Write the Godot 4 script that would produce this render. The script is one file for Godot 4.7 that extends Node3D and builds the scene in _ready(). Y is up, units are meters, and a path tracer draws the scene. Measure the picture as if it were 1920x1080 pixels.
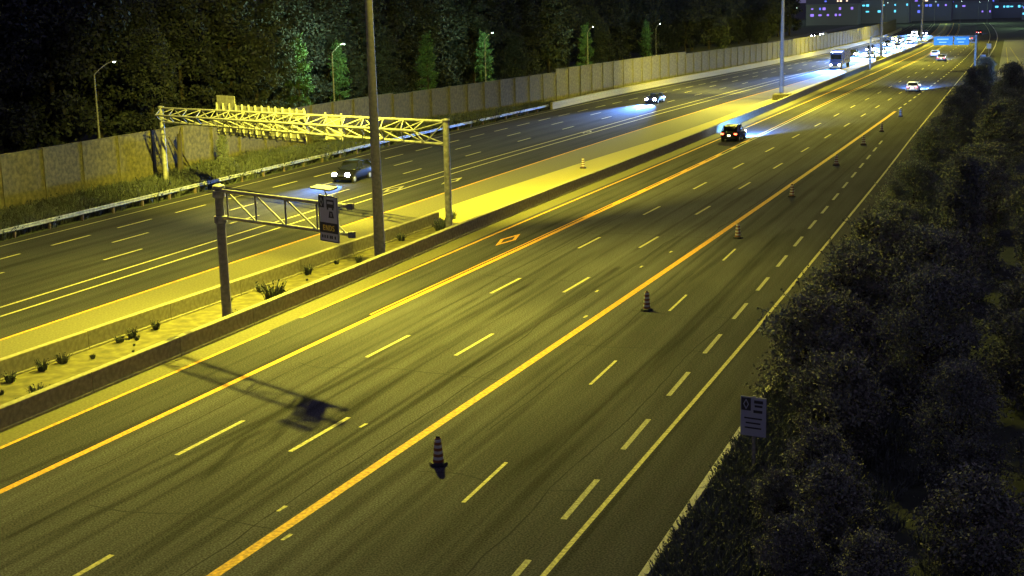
extends Node3D
# Night view over a divided highway from a camera mast. s runs along the road, l to its left, h up (metres): pt(s, l, h).

var rng := RandomNumberGenerator.new()
var noise := FastNoiseLite.new()
var M := {}
var taken := {}

const KNOTS := [-60.0, 0.0, 30.0, 60.0, 90.0, 120.0, 150.0, 180.0, 210.0, 250.0, 300.0, 350.0, 420.0, 500.0, 600.0, 720.0]
const LANE := {
	"kerb": [9.1, 9.1, 9.08, 9.05, 9.25, 9.3, 9.25, 9.2, 9.2, 9.2, 9.1, 9.1, 9.4, 10.8, 14.3, 19.8],
	"edge": [11.7, 11.65, 11.57, 11.3, 11.21, 11.2, 11.35, 11.4, 11.4, 11.4, 11.3, 11.3, 11.6, 13.0, 16.5, 22.0],
	"short_dash": [11.6, 12.0, 12.25, 12.63, 13.1, 13.6, 14.1, 14.6, 14.9, 14.6, 14.1, 13.9, 14.3, 15.7, 19.2, 25.0],
	"thin_dash": [14.9, 15.35, 15.65, 16.0, 16.4, 16.6, 16.3, 15.9, 15.5, 14.7, 14.15, 13.95, 14.35, 15.75, 19.25, 25.0],
	"gore": [22.2, 21.0, 20.13, 19.18, 18.32, 17.57, 16.87, 16.22, 15.65, 14.75, 14.15, 13.98, 14.4, 15.8, 19.3, 25.0],
	"dash_a": [26.0, 24.7, 23.73, 22.75, 21.88, 21.07, 20.3, 19.5, 18.75, 17.8, 17.0, 16.6, 16.8, 18.2, 21.7, 27.2],
	"dash_b": [29.3, 28.2, 27.3, 26.4, 25.47, 24.57, 23.7, 22.85, 22.0, 21.0, 20.0, 19.4, 19.3, 20.6, 24.0, 29.6],
	"hov": [32.4, 31.4, 30.58, 29.9, 29.0, 28.2, 27.6, 27.1, 26.5, 25.4, 24.4, 23.6, 23.2, 24.3, 27.7, 33.0],
	"yellow": [35.3, 34.5, 33.78, 33.33, 32.75, 31.95, 31.2, 30.55, 29.75, 28.8, 27.8, 27.0, 26.4, 27.3, 30.6, 36.0],
	"barrier": [36.6, 35.7, 34.95, 34.6, 34.4, 33.6, 32.95, 32.5, 32.15, 31.7, 30.9, 30.0, 29.0, 29.8, 33.0, 38.5],
	"median": [41.0, 40.6, 40.3, 39.7, 40.9, 39.7, 37.7, 36.6, 36.2, 34.6, 33.0, 31.8, 30.6, 31.2, 34.3, 39.7],
	"yellow_far": [45.6, 45.3, 45.05, 44.95, 44.4, 43.85, 43.1, 42.0, 40.6, 38.0, 35.6, 34.2, 32.9, 33.4, 36.6, 42.0],
	"hov_far_a": [49.0, 48.8, 48.7, 48.7, 48.85, 48.6, 47.6, 46.25, 44.5, 42.2, 39.5, 37.8, 36.2, 36.4, 39.5, 44.8],
	"hov_far_b": [50.3, 50.3, 50.25, 50.25, 50.42, 50.05, 48.9, 47.85, 46.2, 43.9, 41.1, 39.2, 37.5, 37.7, 40.7, 46.0],
	"far_a": [53.6, 53.6, 53.55, 53.5, 53.4, 53.15, 52.6, 51.5, 49.95, 47.4, 44.2, 42.0, 40.0, 40.0, 42.9, 48.1],
	"far_b": [57.0, 57.0, 57.0, 57.0, 57.0, 56.85, 56.2, 55.1, 53.4, 50.9, 47.5, 44.9, 42.4, 42.2, 45.1, 50.2],
	"far_c": [60.3, 60.3, 60.3, 60.3, 60.6, 60.45, 60.0, 58.9, 57.2, 54.3, 50.6, 47.6, 44.8, 44.4, 47.2, 52.2],
	"edge_far": [63.5, 63.5, 63.5, 63.6, 63.9, 64.02, 63.85, 62.95, 61.3, 58.3, 54.2, 50.7, 47.3, 46.6, 49.3, 54.2],
	"rail": [65.0, 65.0, 65.0, 65.1, 65.5, 65.65, 65.35, 64.3, 63.45, 60.75, 56.2, 52.6, 49.1, 48.3, 50.9, 55.7],
	"wall": [72.0, 72.0, 72.0, 72.0, 72.0, 71.9, 71.2, 68.4, 65.8, 62.6, 57.8, 54.0, 50.5, 49.7, 52.3, 57.0],
}

func lane(what: String, s: float) -> float:
	var v: Array = LANE[what]
	var n := KNOTS.size()
	var i := 0
	while i < n - 2 and s > KNOTS[i + 1]:
		i += 1
	var h: float = KNOTS[i + 1] - KNOTS[i]
	var d: float = (v[i + 1] - v[i]) / h
	var d0: float = d if i == 0 else (d + (v[i] - v[i - 1]) / (KNOTS[i] - KNOTS[i - 1])) * 0.5
	var d1: float = d if i == n - 2 else (d + (v[i + 2] - v[i + 1]) / (KNOTS[i + 2] - KNOTS[i + 1])) * 0.5
	var t: float = (s - KNOTS[i]) / h
	if t < 0.0:
		return v[0] + d0 * (s - KNOTS[0])
	var t2 := t * t
	var t3 := t2 * t
	return (2 * t3 - 3 * t2 + 1) * v[i] + (t3 - 2 * t2 + t) * h * d0 + (-2 * t3 + 3 * t2) * v[i + 1] + (t3 - t2) * h * d1

func slope(what: String, s: float) -> float:
	return lane(what, s + 0.5) - lane(what, s - 0.5)

func pt(s: float, l: float, h := 0.0) -> Vector3:
	return Vector3(-l, h, -s)

# ---------------------------------------------------------------- meshes
func tool() -> SurfaceTool:
	var st := SurfaceTool.new()
	st.begin(Mesh.PRIMITIVE_TRIANGLES)
	st.set_smooth_group(-1)
	return st

func quad(st: SurfaceTool, a: Vector3, b: Vector3, c: Vector3, d: Vector3) -> void:
	for p in [a, b, c, a, c, d]:
		st.add_vertex(p)

func box(st: SurfaceTool, c: Vector3, size: Vector3, turn := Basis()) -> void:
	var e := size * 0.5
	var v := []
	for k in 8:
		v.append(c + turn * Vector3(e.x if k & 1 else -e.x, e.y if k & 2 else -e.y, e.z if k & 4 else -e.z))
	for f in [[0, 2, 3, 1], [4, 5, 7, 6], [0, 1, 5, 4], [2, 6, 7, 3], [0, 4, 6, 2], [1, 3, 7, 5]]:
		quad(st, v[f[0]], v[f[1]], v[f[2]], v[f[3]])

func tube(st: SurfaceTool, a: Vector3, b: Vector3, r0: float, r1: float, n := 10) -> void:
	var w := (b - a).normalized()
	var u := w.cross(Vector3.UP if absf(w.y) < 0.9 else Vector3.RIGHT).normalized()
	var v := w.cross(u)
	var ra := []
	var rb := []
	for k in n:
		var q := u * cos(TAU * k / n) + v * sin(TAU * k / n)
		ra.append(a + q * r0)
		rb.append(b + q * r1)
	st.set_smooth_group(0)
	for k in n:
		var j := (k + 1) % n
		quad(st, ra[k], rb[k], rb[j], ra[j])
	st.set_smooth_group(-1)
	for k in range(1, n - 1):
		for p in [ra[0], ra[k], ra[k + 1], rb[0], rb[k + 1], rb[k]]:
			st.add_vertex(p)

func lathe(st: SurfaceTool, base: Vector3, profile: Array, n := 20) -> void:
	for i in profile.size() - 1:
		var p: Vector2 = profile[i]
		var q: Vector2 = profile[i + 1]
		for k in n:
			var a0 := TAU * k / n
			var a1 := TAU * (k + 1) / n
			quad(st, base + Vector3(cos(a0) * p.x, p.y, sin(a0) * p.x), base + Vector3(cos(a0) * q.x, q.y, sin(a0) * q.x), base + Vector3(cos(a1) * q.x, q.y, sin(a1) * q.x), base + Vector3(cos(a1) * p.x, p.y, sin(a1) * p.x))

func loft(st: SurfaceTool, rings: Array) -> void:
	for i in rings.size() - 1:
		var a: Array = rings[i]
		var b: Array = rings[i + 1]
		for k in a.size():
			var j := (k + 1) % a.size()
			quad(st, a[k], b[k], b[j], a[j])
	for r in [rings[0], rings[-1]]:
		var c := Vector3.ZERO
		for p in r:
			c += p / r.size()
		for k in r.size():
			for p in [c, r[k], r[(k + 1) % r.size()]]:
				st.add_vertex(p)

func numbered(called: String) -> String:
	var n: int = taken.get(called, 0)
	taken[called] = n + 1
	return called if n == 0 else "%s_%03d" % [called, n]

func obj(st: SurfaceTool, called: String, m: Material, parent: Node = self) -> MeshInstance3D:
	st.generate_normals()
	var o := MeshInstance3D.new()
	o.mesh = st.commit()
	o.material_override = m
	o.name = numbered(called) if parent == self else called
	parent.add_child(o, true)
	return o

func again(mesh: Mesh, called: String, m: Material, parent: Node, where: Transform3D) -> MeshInstance3D:
	var o := MeshInstance3D.new()
	o.mesh = mesh
	o.material_override = m
	o.name = called
	parent.add_child(o, true)
	o.transform = where
	return o

func tag(o: Node, label: String, category: String, group := "") -> void:
	o.set_meta("label", label)
	o.set_meta("category", category)
	if group:
		o.set_meta("group", group)

func thing(called: String, where: Vector3, turn: float, label: String, category: String, group := "") -> Node3D:
	var o := Node3D.new()
	o.name = numbered(called)
	add_child(o)
	o.position = where
	o.rotation.y = turn
	tag(o, label, category, group)
	return o

func setting(o: Node) -> Node:
	o.set_meta("kind", "structure")
	return o

func copy(o: Node3D, where: Vector3, turn: float, size: Vector3, label: String, group: String) -> Node3D:
	var c: Node3D = o.duplicate()
	c.name = numbered(String(o.name).rstrip("_0123456789"))
	add_child(c)
	c.position = where
	c.rotation = Vector3(0, turn, 0)
	c.scale = size
	c.set_meta("label", label)
	if group:
		c.set_meta("group", group)
	return c

# ---------------------------------------------------------------- materials
func grain(seed_: int, freq: float, low: float, high: float, size := 512, octaves := 4) -> ImageTexture:
	var f := FastNoiseLite.new()
	f.seed = seed_
	f.frequency = freq
	f.noise_type = FastNoiseLite.TYPE_SIMPLEX_SMOOTH
	f.fractal_octaves = octaves
	var src := f.get_seamless_image(size, size)
	var im := Image.create(size, size, false, Image.FORMAT_RGB8)
	for y in size:
		for x in size:
			var v := lerpf(low, high, src.get_pixel(x, y).r)
			im.set_pixel(x, y, Color(v, v, v))
	return ImageTexture.create_from_image(im)

func paint(r: float, g: float, b: float, rough := 0.8, metal := 0.0, tex: Texture2D = null, scale_ := 1.0) -> StandardMaterial3D:
	var m := StandardMaterial3D.new()
	m.albedo_color = Color(r, g, b).linear_to_srgb()
	m.roughness = rough
	m.metallic = metal
	if tex:
		m.albedo_texture = tex
		m.uv1_triplanar = true
		m.uv1_world_triplanar = true
		m.uv1_scale = Vector3.ONE * scale_
	return m

func glow(r: float, g: float, b: float, energy: float) -> StandardMaterial3D:
	var m := StandardMaterial3D.new()
	m.albedo_color = Color(0.6, 0.6, 0.6)
	m.roughness = 0.3
	m.emission_enabled = true
	m.emission = Color(r, g, b)
	m.emission_energy_multiplier = energy
	return m

func lamp(parent: Node, called: String, where: Vector3, color: Color, energy: float, size: float) -> void:
	var o := OmniLight3D.new()
	o.name = called
	o.light_color = color
	o.light_energy = energy
	o.light_size = size
	o.omni_range = 400.0
	o.omni_attenuation = 2.0
	o.shadow_enabled = true
	parent.add_child(o, true)
	o.position = where

const SODIUM := Color(1.0, 0.96, 0.32)

func make_materials() -> void:
	var fine := grain(3, 0.09, 0.50, 1.1, 1024, 3)
	var soft := grain(5, 0.012, 0.6, 1.0)
	var stain := grain(9, 0.03, 0.72, 1.0)
	var blotch := grain(13, 0.014, 0.55, 1.0)
	M.asphalt = paint(1, 1, 1, 0.93, 0.0, fine, 0.125)
	M.asphalt.metallic_specular = 0.12
	M.asphalt.vertex_color_use_as_albedo = true
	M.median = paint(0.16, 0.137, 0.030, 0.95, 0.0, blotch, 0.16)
	M.pale_median = paint(0.45, 0.39, 0.075, 0.95, 0.0, stain, 0.6)  # paler tone for the median concrete past the gantry
	M.barrier = paint(0.31, 0.28, 0.15, 0.92, 0.0, grain(29, 0.02, 0.74, 1.0), 0.3)
	M.kerb = paint(0.48, 0.46, 0.38, 0.9, 0.0, stain, 0.35)
	M.shoulder = paint(0.135, 0.12, 0.042, 0.95, 0.0, stain, 0.4)
	var worn := grain(27, 0.05, 0.6, 1.1, 512, 4)
	M.white = paint(0.46, 0.41, 0.17, 0.8, 0.0, worn, 0.22)
	M.worn = paint(0.31, 0.285, 0.17, 0.8, 0.0, worn, 0.3)
	M.yellow = paint(0.68, 0.33, 0.01, 0.8, 0.0, worn, 0.19)
	M.orange = paint(0.72, 0.34, 0.01, 0.8, 0.0, worn, 0.25)
	M.ground = paint(0.035, 0.045, 0.018, 1.0, 0.0, stain, 0.06)
	M.steel = paint(0.42, 0.43, 0.44, 0.5, 0.55, stain, 0.3)
	M.galvanised = paint(0.36, 0.35, 0.31, 0.6, 0.2, soft, 0.4)
	M.mast = paint(0.22, 0.21, 0.19, 0.75, 0.1, stain, 0.25)
	M.rail = paint(0.46, 0.48, 0.52, 0.5, 0.2, soft, 0.4)
	M.wood = paint(0.14, 0.10, 0.07, 0.95, 0.0, stain, 0.6)
	M.wall = paint(0.14, 0.124, 0.052, 0.95, 0.0, soft, 0.3)
	M.wall_b = paint(0.136, 0.12, 0.051, 0.95, 0.0, soft, 0.37)
	M.wall_post = paint(0.142, 0.126, 0.054, 0.95, 0.0, soft, 0.2)
	M.aluminium = paint(0.30, 0.29, 0.27, 0.6, 0.3, soft, 0.4)
	M.sign_white = paint(0.36, 0.37, 0.42, 0.6)
	M.verge_white = paint(0.26, 0.28, 0.34, 0.6)
	M.sign_black = paint(0.018, 0.018, 0.02, 0.6)
	M.sign_yellow = paint(0.75, 0.55, 0.05, 0.6)
	M.sign_teal = paint(0.02, 0.22, 0.30, 0.5)
	M.sign_text = paint(0.75, 0.8, 0.85, 0.5)
	M.drum_orange = paint(0.14, 0.045, 0.012, 0.6)
	M.drum_white = paint(0.36, 0.36, 0.33, 0.5)
	M.rubber = paint(0.015, 0.015, 0.017, 0.9)
	M.tyre = paint(0.012, 0.012, 0.013, 0.9)
	M.rim = paint(0.45, 0.45, 0.47, 0.35, 0.7)
	M.glass = paint(0.01, 0.012, 0.014, 0.08)
	M.black_paint = paint(0.006, 0.006, 0.007, 0.55)
	M.black_paint.metallic_specular = 0.25
	M.blue_paint = paint(0.02, 0.03, 0.09, 0.25)
	M.white_paint = paint(0.70, 0.70, 0.70, 0.3)
	M.silver_paint = paint(0.40, 0.41, 0.43, 0.3, 0.3)
	M.headlight = glow(0.78, 0.84, 1.0, 160.0)
	M.marker = glow(0.6, 0.72, 1.0, 120.0)
	M.taillight = glow(1.0, 0.32, 0.22, 7.0)
	M.plate_lamp = glow(1.0, 0.93, 0.75, 4.0)
	M.sodium_lens = glow(1.0, 0.86, 0.3, 30.0)
	M.street_lens = glow(0.86, 1.0, 0.92, 14.0)
	M.bark = paint(0.05, 0.04, 0.03, 1.0, 0.0, stain, 0.8)
	M.leaf = paint(1, 1, 1, 0.7)
	M.leaf.vertex_color_use_as_albedo = true
	M.leaf.cull_mode = BaseMaterial3D.CULL_DISABLED
	M.leaf.backlight_enabled = true
	M.leaf.backlight = Color(0.10, 0.13, 0.05)
	M.facade = paint(0.20, 0.20, 0.22, 0.9)
	M.window_blue = glow(0.35, 0.42, 1.0, 1.1)
	M.window_violet = glow(0.6, 0.45, 1.0, 1.1)
	M.window_cyan = glow(0.35, 0.85, 1.0, 1.3)
	M.window_warm = glow(1.0, 0.85, 0.7, 2.0)

# ---------------------------------------------------------------- ground and carriageways
func strip(st: SurfaceTool, right: Callable, left: Callable, s0: float, s1: float, step: float, h: float) -> void:
	var n := int(ceil((s1 - s0) / step))
	for i in n:
		var a := s0 + (s1 - s0) * i / n
		var b := s0 + (s1 - s0) * (i + 1) / n
		quad(st, pt(a, right.call(a), h), pt(a, left.call(a), h), pt(b, left.call(b), h), pt(b, right.call(b), h))

func along(what: String, shift := 0.0) -> Callable:
	return func(s): return lane(what, s) + shift

func line(road: Node, what: String, s0: float, s1: float, width: float, m: Material, called: String, shift := 0.0, h := 0.008) -> void:
	var st := tool()
	strip(st, along(what, shift - width / 2), along(what, shift + width / 2), s0, s1, minf(4.0, s1 - s0), h)
	obj(st, called, m, road)

func dashes(road: Node, what: String, first: float, cycle: float, length: float, s_end: float, width: float, m: Material, called: String) -> void:
	var s := first
	while s < s_end:
		line(road, what, s, s + length, width, m, called)
		s += cycle

func carriageway(called: String, right: String, left: String, r_off: float, l_off: float, tone: float, cols: int, streaks: Array, marks := []) -> MeshInstance3D:
	var st := SurfaceTool.new()
	st.begin(Mesh.PRIMITIVE_TRIANGLES)
	var ss := []
	var s := -60.0
	while s < 720.0:
		ss.append(s)
		s += 0.5 if s < 60.0 else 0.9 if s < 110.0 else (2.0 if s < 200.0 else 8.0)
	var wide := FastNoiseLite.new()
	wide.seed = 11
	wide.frequency = 1.0
	wide.fractal_octaves = 3
	for i in ss.size():
		var a := lane(right, ss[i]) + r_off
		var b := lane(left, ss[i]) + l_off
		for k in cols + 1:
			var u := float(k) / cols
			var l := lerpf(a, b, u)
			var v: float = 1.0 + 0.22 * wide.get_noise_2d(u * 26.0, ss[i] * 0.012) + 0.2 * wide.get_noise_2d(l * 0.35 + 50.0, ss[i] * 0.09) + 0.10 * wide.get_noise_2d(u * 90.0 + 9.0, ss[i] * 0.02)
			for q in streaks:
				if ss[i] > q[3] and ss[i] < q[4]:
					var c: float = q[0] + 0.004 * wide.get_noise_2d(q[0] * 77.0, ss[i] * 0.05)
					var w: float = q[1] * (1.0 + 0.5 * wide.get_noise_2d(q[0] * 31.0, ss[i] * 0.12))
					v *= 1.0 - q[2] * smoothstep(1.0, 0.45, absf(u - c) / maxf(w, 0.0005)) * clampf(0.75 + 0.9 * wide.get_noise_2d(q[0] * 53.0 + 7.0, ss[i] * 0.06), 0.0, 1.0)
			for q in marks:
				if ss[i] > q[0][0].x and ss[i] < q[0][-1].x:
					var m := 0
					while ss[i] > q[0][m + 1].x:
						m += 1
					var lp: float = lerpf(q[0][m].y, q[0][m + 1].y, (ss[i] - q[0][m].x) / (q[0][m + 1].x - q[0][m].x)) + 0.12 * wide.get_noise_2d(q[0][0].y * 13.0, ss[i] * 0.08)
					if absf(l - lp) < q[1]:
						v *= 1.0 - 0.75 * q[2] * smoothstep(1.0, 0.3, absf(l - lp) / q[1]) * smoothstep(0.0, minf(4.0, q[1] * 8.0), minf(ss[i] - q[0][0].x, q[0][-1].x - ss[i])) * clampf(0.8 + 0.8 * wide.get_noise_2d(q[0][0].y * 5.0, ss[i] * 0.1), 0.2, 1.0)
			v *= tone * (1.0 if not marks else 0.76 if l > lane("hov", ss[i]) and l < lane("yellow", ss[i]) else 1.0 if l > lane("thin_dash", ss[i]) + 1.2 else (0.82 if l > lane("short_dash", ss[i]) + 0.3 else 0.72))  # right lanes stepped darker to paint in light falloff; carpool lane is darker asphalt
			st.set_color(Color(v, v * 0.985, v * 1.06))
			st.set_normal(Vector3.UP)
			st.add_vertex(pt(ss[i], l, 0.0))
	for i in ss.size() - 1:
		for k in cols:
			var p := i * (cols + 1) + k
			for x in [p, p + 1, p + cols + 2, p, p + cols + 2, p + cols + 1]:
				st.add_index(x)
	var o := MeshInstance3D.new()
	o.mesh = st.commit()
	o.material_override = M.asphalt
	o.name = called
	add_child(o)
	setting(o)
	return o

func diamond(road: Node, s: float, l: float, length: float, width: float, m: Material) -> void:
	var st := tool()
	var outer := [pt(s, l, 0.012), pt(s + length / 2, l - width / 2, 0.012), pt(s + length, l, 0.012), pt(s + length / 2, l + width / 2, 0.012)]
	var c := pt(s + length / 2, l, 0.012)
	for k in 4:
		var j := (k + 1) % 4
		quad(st, outer[k], outer[j], c + (outer[j] - c) * 0.58, c + (outer[k] - c) * 0.58)
	obj(st, "diamond_marking", m, road)

func build_roads() -> void:
	var st := tool()
	for i in 24:
		for j in 24:
			var x0 := -1800.0 + i * 150.0
			var z0 := -3000.0 + j * 140.0
			quad(st, Vector3(x0, -0.06, z0), Vector3(x0, -0.06, z0 + 140), Vector3(x0 + 150, -0.06, z0 + 140), Vector3(x0 + 150, -0.06, z0))
	setting(obj(st, "ground", M.ground))
	# u positions of tar seams, oil streaks and wheel marks: [u, half width, strength, from s, to s]
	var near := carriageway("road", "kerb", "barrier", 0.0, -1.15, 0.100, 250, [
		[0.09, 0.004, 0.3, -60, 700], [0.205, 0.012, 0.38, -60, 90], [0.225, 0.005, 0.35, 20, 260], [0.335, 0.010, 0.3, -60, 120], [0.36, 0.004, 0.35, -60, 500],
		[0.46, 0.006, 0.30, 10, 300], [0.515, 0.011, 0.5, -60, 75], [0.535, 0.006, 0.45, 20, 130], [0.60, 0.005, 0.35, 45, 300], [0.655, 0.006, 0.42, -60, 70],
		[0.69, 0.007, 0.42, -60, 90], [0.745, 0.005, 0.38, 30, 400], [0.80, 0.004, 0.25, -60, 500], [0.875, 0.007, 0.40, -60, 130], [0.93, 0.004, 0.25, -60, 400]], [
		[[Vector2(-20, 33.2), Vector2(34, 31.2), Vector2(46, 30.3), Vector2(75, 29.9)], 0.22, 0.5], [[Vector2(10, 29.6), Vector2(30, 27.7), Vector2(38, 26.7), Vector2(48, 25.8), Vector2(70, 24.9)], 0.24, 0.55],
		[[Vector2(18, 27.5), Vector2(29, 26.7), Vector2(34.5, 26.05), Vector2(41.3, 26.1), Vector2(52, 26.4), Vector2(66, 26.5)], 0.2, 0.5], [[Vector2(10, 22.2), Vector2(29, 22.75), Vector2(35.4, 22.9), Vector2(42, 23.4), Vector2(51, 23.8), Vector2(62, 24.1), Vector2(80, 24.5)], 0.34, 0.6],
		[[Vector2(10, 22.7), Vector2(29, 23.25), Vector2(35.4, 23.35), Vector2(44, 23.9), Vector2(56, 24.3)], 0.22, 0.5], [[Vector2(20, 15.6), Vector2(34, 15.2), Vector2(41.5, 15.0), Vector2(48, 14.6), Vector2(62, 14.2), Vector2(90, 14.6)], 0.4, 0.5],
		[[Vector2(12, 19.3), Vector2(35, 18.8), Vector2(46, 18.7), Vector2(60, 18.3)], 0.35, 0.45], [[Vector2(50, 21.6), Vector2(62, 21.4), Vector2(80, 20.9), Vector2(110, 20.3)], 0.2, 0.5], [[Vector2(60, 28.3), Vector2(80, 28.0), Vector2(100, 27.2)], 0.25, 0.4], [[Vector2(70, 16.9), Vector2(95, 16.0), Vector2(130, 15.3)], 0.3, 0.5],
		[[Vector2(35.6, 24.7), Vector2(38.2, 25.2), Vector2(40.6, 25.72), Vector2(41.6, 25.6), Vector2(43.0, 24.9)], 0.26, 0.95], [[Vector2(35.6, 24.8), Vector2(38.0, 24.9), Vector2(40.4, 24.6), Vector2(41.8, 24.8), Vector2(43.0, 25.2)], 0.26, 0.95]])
	var far := carriageway("opposite_road", "yellow_far", "rail", -0.1, -0.3, 0.06, 110, [
		[0.1, 0.02, 0.25, -60, 400], [0.3, 0.012, 0.3, -60, 400], [0.42, 0.02, 0.25, -60, 400], [0.53, 0.012, 0.3, -60, 400], [0.66, 0.02, 0.3, -60, 400], [0.82, 0.02, 0.25, -60, 400]])
	# paved shoulders and the concrete between the two roads
	st = tool()
	strip(st, along("barrier", -1.2), along("barrier", 0.35), -60, 720, 4, 0.006)
	setting(obj(st, "shoulder_pavement", M.shoulder))
	st = tool()
	strip(st, along("median", 0.0), along("yellow_far", 0.0), -60, 720, 4, 0.004)
	setting(obj(st, "opposite_shoulder_pavement", M.shoulder))
	st = tool()
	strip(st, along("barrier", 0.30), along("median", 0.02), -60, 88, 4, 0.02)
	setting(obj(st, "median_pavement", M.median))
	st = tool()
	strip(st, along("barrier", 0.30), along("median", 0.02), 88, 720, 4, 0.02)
	setting(obj(st, "pale_median_pavement", M.pale_median))
	# kerb along the near verge
	st = tool()
	for i in 190:
		var a := -60.0 + i * 4.0
		var b := a + 3.97
		var la := lane("kerb", a)
		var lb := lane("kerb", b)
		loft(st, [[pt(a, la - 0.24, -0.05), pt(a, la - 0.24, 0.13), pt(a, la - 0.03, 0.13), pt(a, la, 0.10), pt(a, la, -0.05)], [pt(b, lb - 0.24, -0.05), pt(b, lb - 0.24, 0.13), pt(b, lb - 0.03, 0.13), pt(b, lb, 0.10), pt(b, lb, -0.05)]])
	setting(obj(st, "kerb", M.kerb))
	# painted lines on the near road
	line(near, "edge", -60, 720, 0.16, M.white, "edge_line")
	line(near, "gore", -60, 186, 0.36, M.yellow, "edge_line")
	line(near, "hov", -60, 132, 0.30, M.orange, "edge_line")
	line(near, "hov", 60, 700, 0.12, M.orange, "edge_line", 0.34)
	line(near, "hov", 132, 700, 0.14, M.white, "edge_line", -0.1)
	line(near, "yellow", -60, 55.5, 0.19, M.yellow, "edge_line")
	line(near, "yellow", 58.5, 720, 0.19, M.yellow, "edge_line")
	for k in 9:
		line(near, "hov", 92.0 + k * 6.6, 94.2 + k * 6.6, 0.26, M.orange, "lane_dash", 0.15, 0.012)
	dashes(near, "short_dash", 23.0, 6.75, 3.6, 150, 0.19, M.worn, "lane_dash")
	dashes(near, "thin_dash", 23.2, 13.75, 3.9, 90, 0.13, M.white, "lane_dash")
	dashes(near, "dash_a", 26.0, 13.8, 4.2, 470, 0.18, M.white, "lane_dash")
	dashes(near, "dash_b", 24.4, 13.95, 4.2, 470, 0.18, M.white, "lane_dash")
	dashes(near, "gore", 190.0, 6.6, 3.3, 420, 0.22, M.white, "lane_dash")
	diamond(near, 79.9, 31.2, 4.6, 1.05, M.orange)
	# and on the far one
	line(far, "yellow_far", -60, 720, 0.2, M.yellow, "edge_line", 0.1)
	line(far, "hov_far_a", -60, 720, 0.2, M.white, "edge_line")
	line(far, "hov_far_b", -60, 720, 0.2, M.white, "edge_line")
	line(far, "edge_far", -60, 720, 0.2, M.worn, "edge_line")
	dashes(far, "far_a", 55.2, 14.6, 4.0, 420, 0.2, M.white, "lane_dash")
	dashes(far, "far_b", 60.8, 14.65, 4.1, 420, 0.2, M.white, "lane_dash")
	dashes(far, "far_c", 58.9, 7.32, 4.2, 330, 0.2, M.white, "lane_dash")
	diamond(far, 107.2, 46.7, 4.8, 1.1, M.white)
	diamond(far, 101.6, 49.5, 4.2, 1.2, M.worn)
	diamond(far, 152.6, 48.3, 3.4, 1.1, M.worn)
	# sealed cracks, thin and wandering
	var seal := paint(0.035, 0.035, 0.036, 1.0)
	seal.metallic_specular = 0.05
	for e in [[27.0, 21.0, 26.0, 0], [44.0, 17.6, 30.0, 0], [30.0, 13.6, 40.0, 0], [52.0, 21.4, 34.0, 0], [60.0, 27.4, 38.0, 0], [78.0, 19.0, 40.0, 0], [36.0, 29.0, 16.0, 0], [39.0, 11.8, 6.6, 1], [50.5, 19.6, 9.8, 1], [64.0, 12.4, 5.8, 1], [33.5, 20.4, 6.6, 1], [70.5, 22.5, 6.0, 1], [57.0, 12.2, 6.8, 1], [86.0, 18.6, 8.0, 1]]:
		st = tool()
		var n := int(e[2] / 0.5)
		for k in n:
			var a: float = k * 0.5
			var p := pt(e[0] + a, e[1] - a * 0.018 + 0.35 * noise.get_noise_2d(a * 9.0, e[0] * 50.0), 0.004) if e[3] == 0 else pt(e[0] + 0.8 * noise.get_noise_2d(a * 14.0, e[0] * 50.0), e[1] + a, 0.004)
			a += 0.5
			var q := pt(e[0] + a, e[1] - a * 0.018 + 0.35 * noise.get_noise_2d(a * 9.0, e[0] * 50.0), 0.004) if e[3] == 0 else pt(e[0] + 0.8 * noise.get_noise_2d(a * 14.0, e[0] * 50.0), e[1] + a, 0.004)
			var side := (q - p).cross(Vector3.UP).normalized() * (0.028 + 0.016 * noise.get_noise_1d(a * 40.0))
			quad(st, p - side, p + side, q + side, q - side)
		obj(st, "crack_seal", seal, near)
	# small pale scraps of worn paint
	for e in [[43.0, 22.3], [67.9, 20.9], [62.0, 19.7], [75.0, 20.4], [80.0, 19.9], [34.6, 20.9], [32.6, 19.6]]:
		st = tool()
		strip(st, func(s): return e[1] - 0.07 - 0.02 * sin(s * 9.0), func(s): return e[1] + 0.06, e[0], e[0] + 0.5, 0.1, 0.006)
		obj(st, "paint_patch", M.white, near)
	# side road beyond the verge
	st = tool()
	strip(st, func(s): return -22.0, func(s): return 5.8 + (s - 300.0) * 0.012, 262, 460, 20, 0.01)
	var side := setting(obj(st, "side_road", paint(0.20, 0.21, 0.23, 0.8, 0, grain(31, 0.02, 0.7, 1.0), 0.1)))
	for e in [[3.9, 5.6], [1.1, 4.2], [-5.0, -2.5]]:
		st = tool()
		strip(st, func(s): return lerpf(e[0], e[1], (s - 295.0) / 80.0) - 0.1, func(s): return lerpf(e[0], e[1], (s - 295.0) / 80.0) + 0.1, 280, 400, 10, 0.018)
		obj(st, "edge_line", M.white, side)
	# service road behind the noise wall
	st = tool()
	strip(st, func(s): return 78.5, func(s): return 84.5, -20, 700, 20, 0.0)
	setting(obj(st, "service_road", paint(0.06, 0.06, 0.06, 0.9)))

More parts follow.
